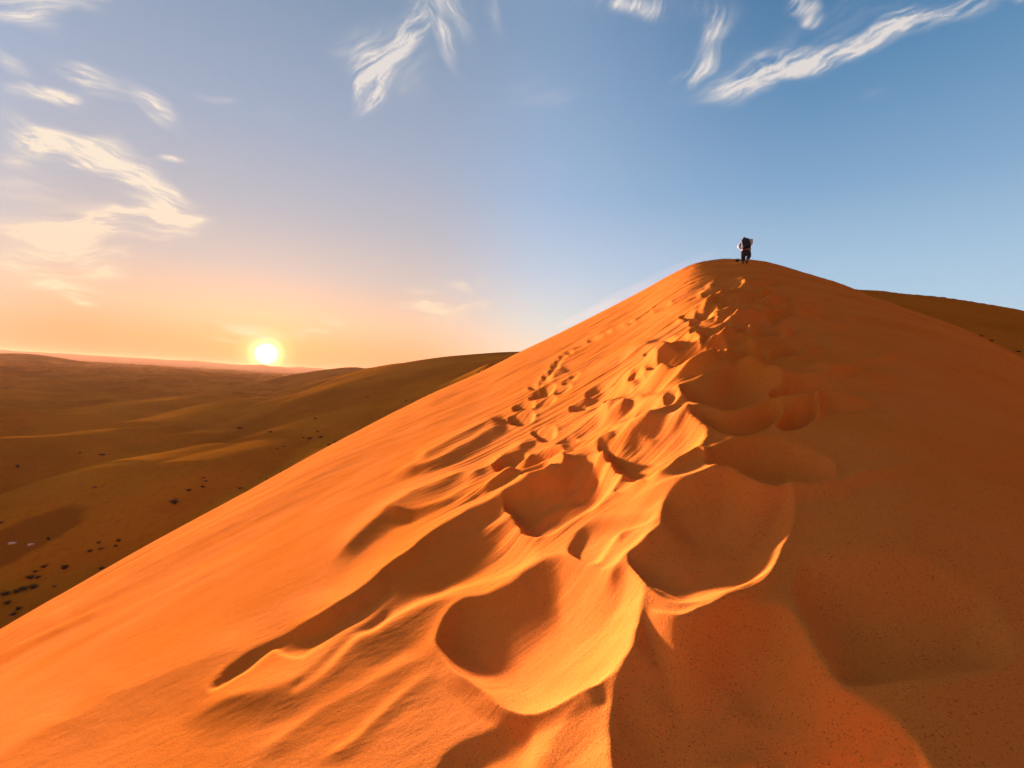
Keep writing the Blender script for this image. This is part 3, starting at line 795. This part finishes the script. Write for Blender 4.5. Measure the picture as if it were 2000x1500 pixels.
GB = 'dark scrub bushes scattered over the valley sand'
BUSHES = [  # px, py (foot), width px, height px, label, surface
    (34,914,9,9,'lone upright dark bush standing on open sand near left edge of photo','d'),
    (156,885,6,4,'tiny dark dot of scrub on bare sand, farthest left beneath the long pale crests','d'),
    (200,889,16,4,'low flat smear of brown scrub beside the tiny dot on bare sand','d'),
    (185,953,12,4,'low solitary scrub tuft alone in the middle of the dark valley floor','d'),
    (94,1055,7,9,'small upright bush at the right rim of the round dark pan','d'),
    (2,1022,10,6,'bush cut by the left edge of the photo above the round dark pan','d'),
    (193,1062,10,6,'small bush left of the round one at the head of the valley scrub row','d'),
    (232,1058,12,9,'round dark bush at the upper right head of the valley scrub row','d'),
    (226,1068,10,5,'flat bush just beneath the round one at the head of the scrub row','d'),
    (198,1073,15,4,'long thin strip of scrub linking bushes in the scrub row','d'),
    (175,1078,13,6,'dark bush at lower left end of the thin scrub strip','d'),
    (86,1108,15,8,'dark slanting bush above the thick scrub bank near left edge','d'),
    (126,1112,19,12,'broad ragged bush standing alone right of the scrub row','d'),
    (69,1118,12,7,'small bush just above the big dark clump near left edge','d'),
    (60,1131,20,11,'big dark clump of scrub between the small bush and the thick bank','d'),
    (74,1130,14,8,'smaller bush touching right side of the big dark clump','d'),
    (64,1150,22,12,'upper right end of the thick black scrub bank at left edge','d'),
    (46,1153,20,12,'bush in the middle of the thick black scrub bank, right half','d'),
    (32,1158,20,11,'blackest bush in the middle of the thick scrub bank','d'),
    (8,1163,22,12,'leftmost bush of the thick scrub bank, against the photo edge','d'),
    (14,1181,17,11,'squat dark bush alone beneath the thick scrub bank','d'),
    (35,1192,18,10,'dark slanting bush close to the bright dune edge at far left','d'),
    (26,1202,16,9,'lowest bush of all, half hidden by the bright dune edge at far left','d'),
    (198,1112,12,7,'bush peeping over the bright dune edge below the scrub row','d'),
    (106,1147,11,4,'faint low scrub between broad ragged bush and bright dune edge','d'),
    (341,984,24,13,'large dark bush with a pale sand tail in mid valley','d'),
    (368,959,15,6,'dark bush up slope to the right of the large one with the sand tail','d'),
    (396,952,11,5,'lower bush of the small cluster above the sand tail bush','d'),
    (402,941,10,4,'upper right bush of the small cluster above the sand tail bush','d'),
    (398,934,7,4,'topmost tiny tuft of the small cluster above the sand tail bush','d'),
    (468,955,13,5,'flat bush close above the bright dune edge in mid valley','d'),
    (484,964,13,9,'dark bush sitting right on the bright dune edge in mid valley','d'),
    (520,936,7,3,'small tuft near dune edge, first one up slope from the edge bush','d'),
    (548,923,7,3,'small tuft near dune edge, second one up slope from the edge bush','d'),
    (468,838,15,6,'reddish brown bush on the slope straight beneath the sun, left one','d'),
    (528,845,13,5,'reddish brown bush on the slope beneath the sun, right one','d'),
    (592,856,7,4,'smallest bush at left end of the three in line on the spur','d'),
    (605,858,15,6,'middle bush of the three in line on the spur','d'),
    (626,855,17,6,'right and widest bush of the three in line on the spur','d'),
    (620,844,8,4,'tuft on the spur crest just above the three bushes in line','d'),
    (554,873,7,3,'right of two tiny tufts down slope from the three spur bushes','d'),
    (541,877,7,3,'left of two tiny tufts down slope from the three spur bushes','d'),
    (645,873,16,9,'lower bush of the long dark clump on the bright dune edge','d'),
    (658,866,16,8,'upper bush of the long dark clump on the bright dune edge','d'),
    (616,818,11,4,'faint brown tuft on the upper spur crest right of the sun streak','d'),
    (718,777,9,3,'faint tuft on the pale crest line of the upper spur','d'),
    (793,783,6,4,'dark dot of scrub on the lower pale crest near the dune','d'),
    (758,816,16,7,'dark bush sticking out over the bright dune edge at mid slope','d'),
    (834,779,16,7,'lower bush of the reddish pair on the dune edge high up','d'),
    (846,772,14,7,'upper bush of the reddish pair on the dune edge high up','d'),
    (910,741,8,3,'small scrub dot on the dune edge between the two high groups','d'),
    (936,728,14,4,'flat reddish scrub high on the dune edge','d'),
    (981,706,8,3,'highest scrub on the left dune edge, near the skyline','d'),
    (1935,668,13,7,'dark bush on the side dune, middle of the three at right','r'),
    (1915,658,9,5,'small bush on the side dune, upper left of the three at right','r'),
    (1990,688,13,5,'low bush on the side dune at the right photo edge','r'),
]
rr = random.Random(8)
for k, (px, py, wp, hp, lab, surf) in enumerate(BUSHES):
    u, v = uv(px, py)
    fn, t0 = (desert_height, 14) if surf == 'd' else (dune2_height, 24)
    # start behind the big dune where it hides the ground
    Te = float(np.interp(u, _uu, _ts)); Vs = float(np.interp(u, _uu, _vs_f))
    P = march(fn, u, v, max(t0, Te * (0.93 if surf == 'd' else 1.5)), 900)
    if P is None: 
        print('no hit', px, py); continue
    t = P[1]
    root = bpy.data.objects.new('desert_bush', None); COL.objects.link(root)
    root.empty_display_size = 0.3
    root.location = P
    wm, hm = 0.9 * wp * t / F, 0.85 * hp * t / F
    root.scale = (wm / 0.95, wm / 0.95, hm / 0.50)
    root.rotation_euler = (0, 0, rr.uniform(0, 6.28))
    tag(root, lab, 'bush', GB)
    a, b = BM[k % 4]
    for nm, me in (('twigs', a), ('foliage', b)):
        c = bpy.data.objects.new(nm, me); COL.objects.link(c); c.parent = root

# two pale slabs on the dark pan
m_pale = mat_plain('pale_gypsum', (0.85, 0.58, 0.38), 0.7, 0.08, 8.0)
for px, py, L, W, lab in ((26, 1061, 16, 3.2, 'pale flat rock on the dark pan, the left and thicker one of two'),
                          (63, 1063, 15, 2.6, 'pale flat rock on the dark pan, the right and thinner one of two')):
    u, v = uv(px, py); P = march(desert_height, u, v, 15, 400); t = P[1]
    bm = bmesh.new()
    r = random.Random(px)
    n = 14; top, bot = [], []
    for i in range(n):
        a = 2 * math.pi * i / n; k = r.uniform(0.8, 1.15)
        top.append(bm.verts.new((L / 2 * t / F * math.cos(a) * k * .86, W * t / F * 1.1 * math.sin(a) * k * .86, 0.05 + r.uniform(0, .03))))
        bot.append(bm.verts.new((L / 2 * t / F * math.cos(a) * k, W * t / F * 1.1 * math.sin(a) * k, -0.12)))
    bm.faces.new(top)
    for i in range(n): bm.faces.new((bot[i], bot[(i + 1) % n], top[(i + 1) % n], top[i]))
    bm.normal_update()
    o = link_mesh('pale_rock', bm, m_pale, smooth=False)
    o.location = P; o.rotation_euler = (0.0, 0, 0.25)
    tag(o, lab, 'rock', 'pale rocks on the dark pan')

# ------------------------------------------------------------------ walker on the crest
pu, pv = uv(1456, 514)
PP = march(dune_height, pu, pv, 12, 40)
print('walker at', PP)
PX = PP[1] / F                                     # metres per photo pixel there
VIEW_AZ = math.atan(pu)
def at(px, py, dy=0.0):
    a, b = (px - 1456) * PX, (514 - py) * PX
    return Vector(((a * cR - b * sR) * math.cos(VIEW_AZ), dy, a * sR + b * cR))

def skin(name, chains, mat, parent, levels=2, root=0):
    """chains: list of lists of (point, radius); the first point of a later chain may repeat an earlier one to join it"""
    verts, rad, edges, idx = [], [], [], {}
    for ch in chains:
        prev = None
        for p, r in ch:
            key = (round(p[0], 4), round(p[1], 4), round(p[2], 4))
            if key not in idx:
                idx[key] = len(verts); verts.append(p); rad.append(r)
            i = idx[key]
            if prev is not None: edges.append((prev, i))
            prev = i
    me = bpy.data.meshes.new(name); me.from_pydata([tuple(v) for v in verts], edges, [])
    o = bpy.data.objects.new(name, me); COL.objects.link(o)
    md = o.modifiers.new('skin', 'SKIN'); md.use_smooth_shade = True
    for i, sv_ in enumerate(me.skin_vertices[0].data):
        r = rad[i]; sv_.radius = r if isinstance(r, tuple) else (r, r)
        sv_.use_root = (i == root)
    ss = o.modifiers.new('sub', 'SUBSURF'); ss.levels = levels; ss.render_levels = levels
    me.materials.append(mat)
    if parent: o.parent = parent
    return o

m_skin = mat_plain('skin', (0.50, 0.26, 0.16), 0.6, 0.05)
m_jack = mat_plain('light_jacket_cloth', (0.62, 0.55, 0.50), 0.85, 0.1, 12)
m_trou = mat_plain('dark_trouser_cloth', (0.020, 0.014, 0.020), 0.9, 0.2, 12)
m_hair = mat_plain('dark_hair', (0.012, 0.010, 0.010), 0.7, 0.2)
m_bag = mat_plain('black_bag_cloth', (0.012, 0.010, 0.014), 0.8, 0.3, 14)
m_shoe = mat_plain('brown_shoe', (0.10, 0.04, 0.02), 0.7, 0.2)

person = bpy.data.objects.new('person', None); COL.objects.link(person)
person.location = PP
person.rotation_euler = (0, 0, -VIEW_AZ)
tag(person, 'person in light jacket and dark trousers climbing the dune top, elbows out', 'person')
hipc = at(1456, 490, 0.0); hl_, hr_ = at(1452, 492), at(1461, 492)
kl, kr = at(1451.5, 502, 0.10), at(1463, 501.5, -0.02)
al, ar = at(1450.8, 512.0, -0.02), at(1458.6, 511.5, -0.22)
chest = at(1456, 474, 0.10); neck = at(1455, 468.4, 0.17); headp = at(1454.0, 465.2, 0.20); crown = at(1453.6, 462.6, 0.21)
shl, shr = at(1449.5, 470.5, 0.10), at(1461.2, 469.3, 0.10)
ell, elr = at(1442.5, 479.5, 0.02), at(1468.2, 471.0, 0.0)
hal, har = at(1448.6, 486.0, 0.02), at(1464.8, 483.0, 0.0)
waist = at(1457, 483, 0.04)
S = 1.0
chains = [[(hipc, (.14, .12)), (waist, (.13, .11)), (chest, (.17, .12)), (neck, .06), (headp, (.085, .10)), (crown, (.07, .08))],
          [(hipc, .14), (hl_, .095), (kl, .065), (al, .045), (al + Vector((0, .16, -.05)), .035)],
          [(hipc, .14), (hr_, .095), (kr, .065), (ar, .045), (ar + Vector((0, .14, -.05)), .035)],
          [(chest, .17), (shl, .06), (ell, .04), (hal, .03)], [(chest, .17), (shr, .06), (elr, .04), (har, .03)]]
for hnd, sg in ((hal, 1), (har, -1)):
    palm = hnd + Vector((sg * .045, 0.01, -.05))
    chains[3 if sg > 0 else 4].append((palm, (.038, .016)))
    for f in range(4):
        b0 = palm + Vector((sg * (.022 - .013 * f), .004 * f, -.03 - .004 * f))
        chains.append([(palm, .03), (b0, .009), (b0 + Vector((sg * .012, .008, -.03 - .004 * (f in (1, 2)))), .008), (b0 + Vector((sg * .016, .02, -.052)), .007)])
    chains.append([(hnd, .03), (hnd + Vector((sg * .05, -.02, -.01)), .010), (hnd + Vector((sg * .075, -.03, -.035)), .008)])
body = skin('body', chains, m_skin, person, 2)
# jacket
skin('jacket', [[(at(1456.8, 487.2, .02), (.20, .15)), (waist + Vector((0, 0, -.06)), (.19, .14)), (waist, (.175, .135)), (chest, (.20, .15)), (at(1455.2, 470, .12), (.12, .10)), (at(1454.8, 468.4, .14), (.085, .08))],
                [(chest, .20), (shl, .085), (ell, .068), (hal + Vector((-.02, 0, .05)), .055)],
                [(chest, .20), (shr, .085), (elr, .072), (har + Vector((.01, 0, .05)), .055)]], m_jack, person, 2, root=0)
skin('trousers', [[(at(1456.6, 488.5, .02), (.165, .12)), (hipc, (.17, .13)), (hl_ + Vector((0, 0, -.08)), .125), (kl, .085), (al + Vector((0, 0, .0)), .062)],
                  [(hipc, .18), (hr_ + Vector((0, 0, -.08)), .125), (kr, .085), (ar + Vector((0, 0, .01)), .062)]], m_trou, person, 2, root=0)
for a_ in (al, ar):
    skin('shoe', [[(a_ + Vector((0, -.05, -.03)), .045), (a_ + Vector((0, .06, -.045)), .045), (a_ + Vector((0, .18, -.05)), .035)]], m_shoe, person, 2)
skin('hair', [[(headp + Vector((0, -.01, .02)), (.085, .10)), (crown + Vector((0, 0, .02)), (.08, .09)), (at(1453.5, 460.6, .18), .03), (at(1453.5, 459.3, .18), (.06, .05))]], m_hair, person, 2)
# face, turned away from the camera
bm = bmesh.new()
bm.free()
for sx in (-1, 1):
    bm = bmesh.new()
    bmesh.ops.create_uvsphere(bm, u_segments=8, v_segments=6, radius=0.013, matrix=Matrix.Translation(headp + Vector((sx * .032, .092, .01))))
    link_mesh('eye', bm, m_hair, person)
bm = bmesh.new()
bmesh.ops.create_cone(bm, segments=8, radius1=0.018, radius2=0.006, depth=0.045, cap_ends=True, matrix=Matrix.Translation(headp + Vector((0, .105, -.015))) @ Matrix.Rotation(math.radians(25), 4, 'X'))
link_mesh('nose', bm, m_skin, person)

# backpack: rounded, slightly tilted, hanging on the back
bag = bpy.data.objects.new('backpack', None); COL.objects.link(bag)
bag.location = Vector(PP) + Matrix.Rotation(-VIEW_AZ, 3, 'Z') @ at(1456.4, 477.2, -0.10)
bag.rotation_euler = (math.radians(-10), math.radians(-12), -VIEW_AZ)
tag(bag, 'black backpack worn on the back of the person on the dune top', 'backpack')
def rbox(sx, sy, sz, bev, loc=(0, 0, 0)):
    bm = bmesh.new(); bmesh.ops.create_cube(bm, size=1.0)
    bmesh.ops.scale(bm, vec=(sx, sy, sz), verts=bm.verts)
    bmesh.ops.bevel(bm, geom=bm.edges[:], offset=bev, segments=4, profile=0.6, affect='EDGES')
    bmesh.ops.translate(bm, vec=loc, verts=bm.verts)
    return bm
bm = rbox(0.31, 0.20, 0.37, 0.08)
for v in bm.verts:
    if v.co.z > 0: v.co.x *= 1 - 0.35 * v.co.z / 0.25
link_mesh('main_compartment', bm, m_bag, bag)
link_mesh('front_pocket', rbox(0.25, 0.07, 0.22, 0.03, (0, -0.12, -0.09)), m_bag, bag)
for sx in (-1, 1):
    skin('shoulder_strap', [[(Vector((sx * .10, .08, .20)), .022), (Vector((sx * .12, .20, .24)), .022), (Vector((sx * .13, .31, .10)), .02), (Vector((sx * .13, .22, -.14)), .018), (Vector((sx * .13, .08, -.2)), .016)]], m_bag, bag, 1)

# small tuft by the walker's feet
u, v = uv(1440, 511.5)
P = march(dune_height, u, v, 12, 40)
root = bpy.data.objects.new('desert_bush', None); COL.objects.link(root)
if P is None: P = PP + np.array((-.5, .5, 0))
root.location = P; t = P[1]
root.scale = (12 * t / F / .95, 12 * t / F / .95, 8 * t / F / .5)
tag(root, 'small dark brown tuft on the dune top beside the feet of the person', 'bush')
for nm, me in zip(('twigs', 'foliage'), BM[1]):
    c = bpy.data.objects.new(nm, me); COL.objects.link(c); c.parent = root

# ------------------------------------------------------------------ sand blown off the crest line
bm_ = bpy.data.materials.new('drifting_sand'); bm_.use_nodes = True
nt = bm_.node_tree
for n in list(nt.nodes): nt.nodes.remove(n)
vs_ = nt.nodes.new('ShaderNodeVolumePrincipled'); ot = nt.nodes.new('ShaderNodeOutputMaterial')
vs_.inputs['Color'].default_value = (0.98, 0.50, 0.30, 1)
vs_.inputs['Density'].default_value = 0.0035
vs_.inputs['Anisotropy'].default_value = 0.5
nt.links.new(vs_.outputs[0], ot.inputs['Volume'])
bm = bmesh.new()
def streamer(px, py, t, along, up, slope):
    """flat lens of sand-laden air hugging the skyline; sizes in photo pixels at distance t"""
    u, v = uv(px, py); k = t / F
    M = Matrix.Translation((u * t, t, v * t)) @ Matrix.Rotation(-math.radians(slope), 4, 'Y') @ Matrix.Diagonal((along * k, 2.4 + t * 0.02, up * k, 1))
    bmesh.ops.create_icosphere(bm, subdivisions=4, radius=1.0, matrix=M)
for a_ in ((1150, 612, 84, 75, 10, 27), (1215, 580, 70, 80, 15, 28), (1285, 545, 55, 70, 14, 28), (1345, 516, 42, 50, 9, 22), (1420, 505, 31, 60, 4.5, 2),
           (1540, 521, 21, 80, 4, -16), (1660, 560, 14, 80, 4, -18), (1800, 612, 9.5, 90, 5, -21), (1930, 664, 7, 90, 6, -27)):
    streamer(*a_)
bd = link_mesh('blown_sand', bm, bm_)
bd['kind'] = 'stuff'

# ------------------------------------------------------------------ haze over the desert
bm = bmesh.new(); bmesh.ops.create_cube(bm, size=1.0)
hm = bpy.data.materials.new('haze_air'); hm.use_nodes = True
nt = hm.node_tree
for n in list(nt.nodes): nt.nodes.remove(n)
vp = nt.nodes.new('ShaderNodeVolumePrincipled'); ot = nt.nodes.new('ShaderNodeOutputMaterial')
vp.inputs['Color'].default_value = (0.95, 0.42, 0.20, 1)
vp.inputs['Density'].default_value = 0.00009
vp.inputs['Anisotropy'].default_value = 0.25
nt.links.new(vp.outputs[0], ot.inputs['Volume'])
hz = link_mesh('haze', bm, hm, smooth=False)
hz.scale = (21000, 4340, 70); hz.location = (0, 2130, -3)
hz['kind'] = 'stuff'
print('verts', sum(len(o.data.vertices) for o in bpy.data.objects if o.type == 'MESH'))
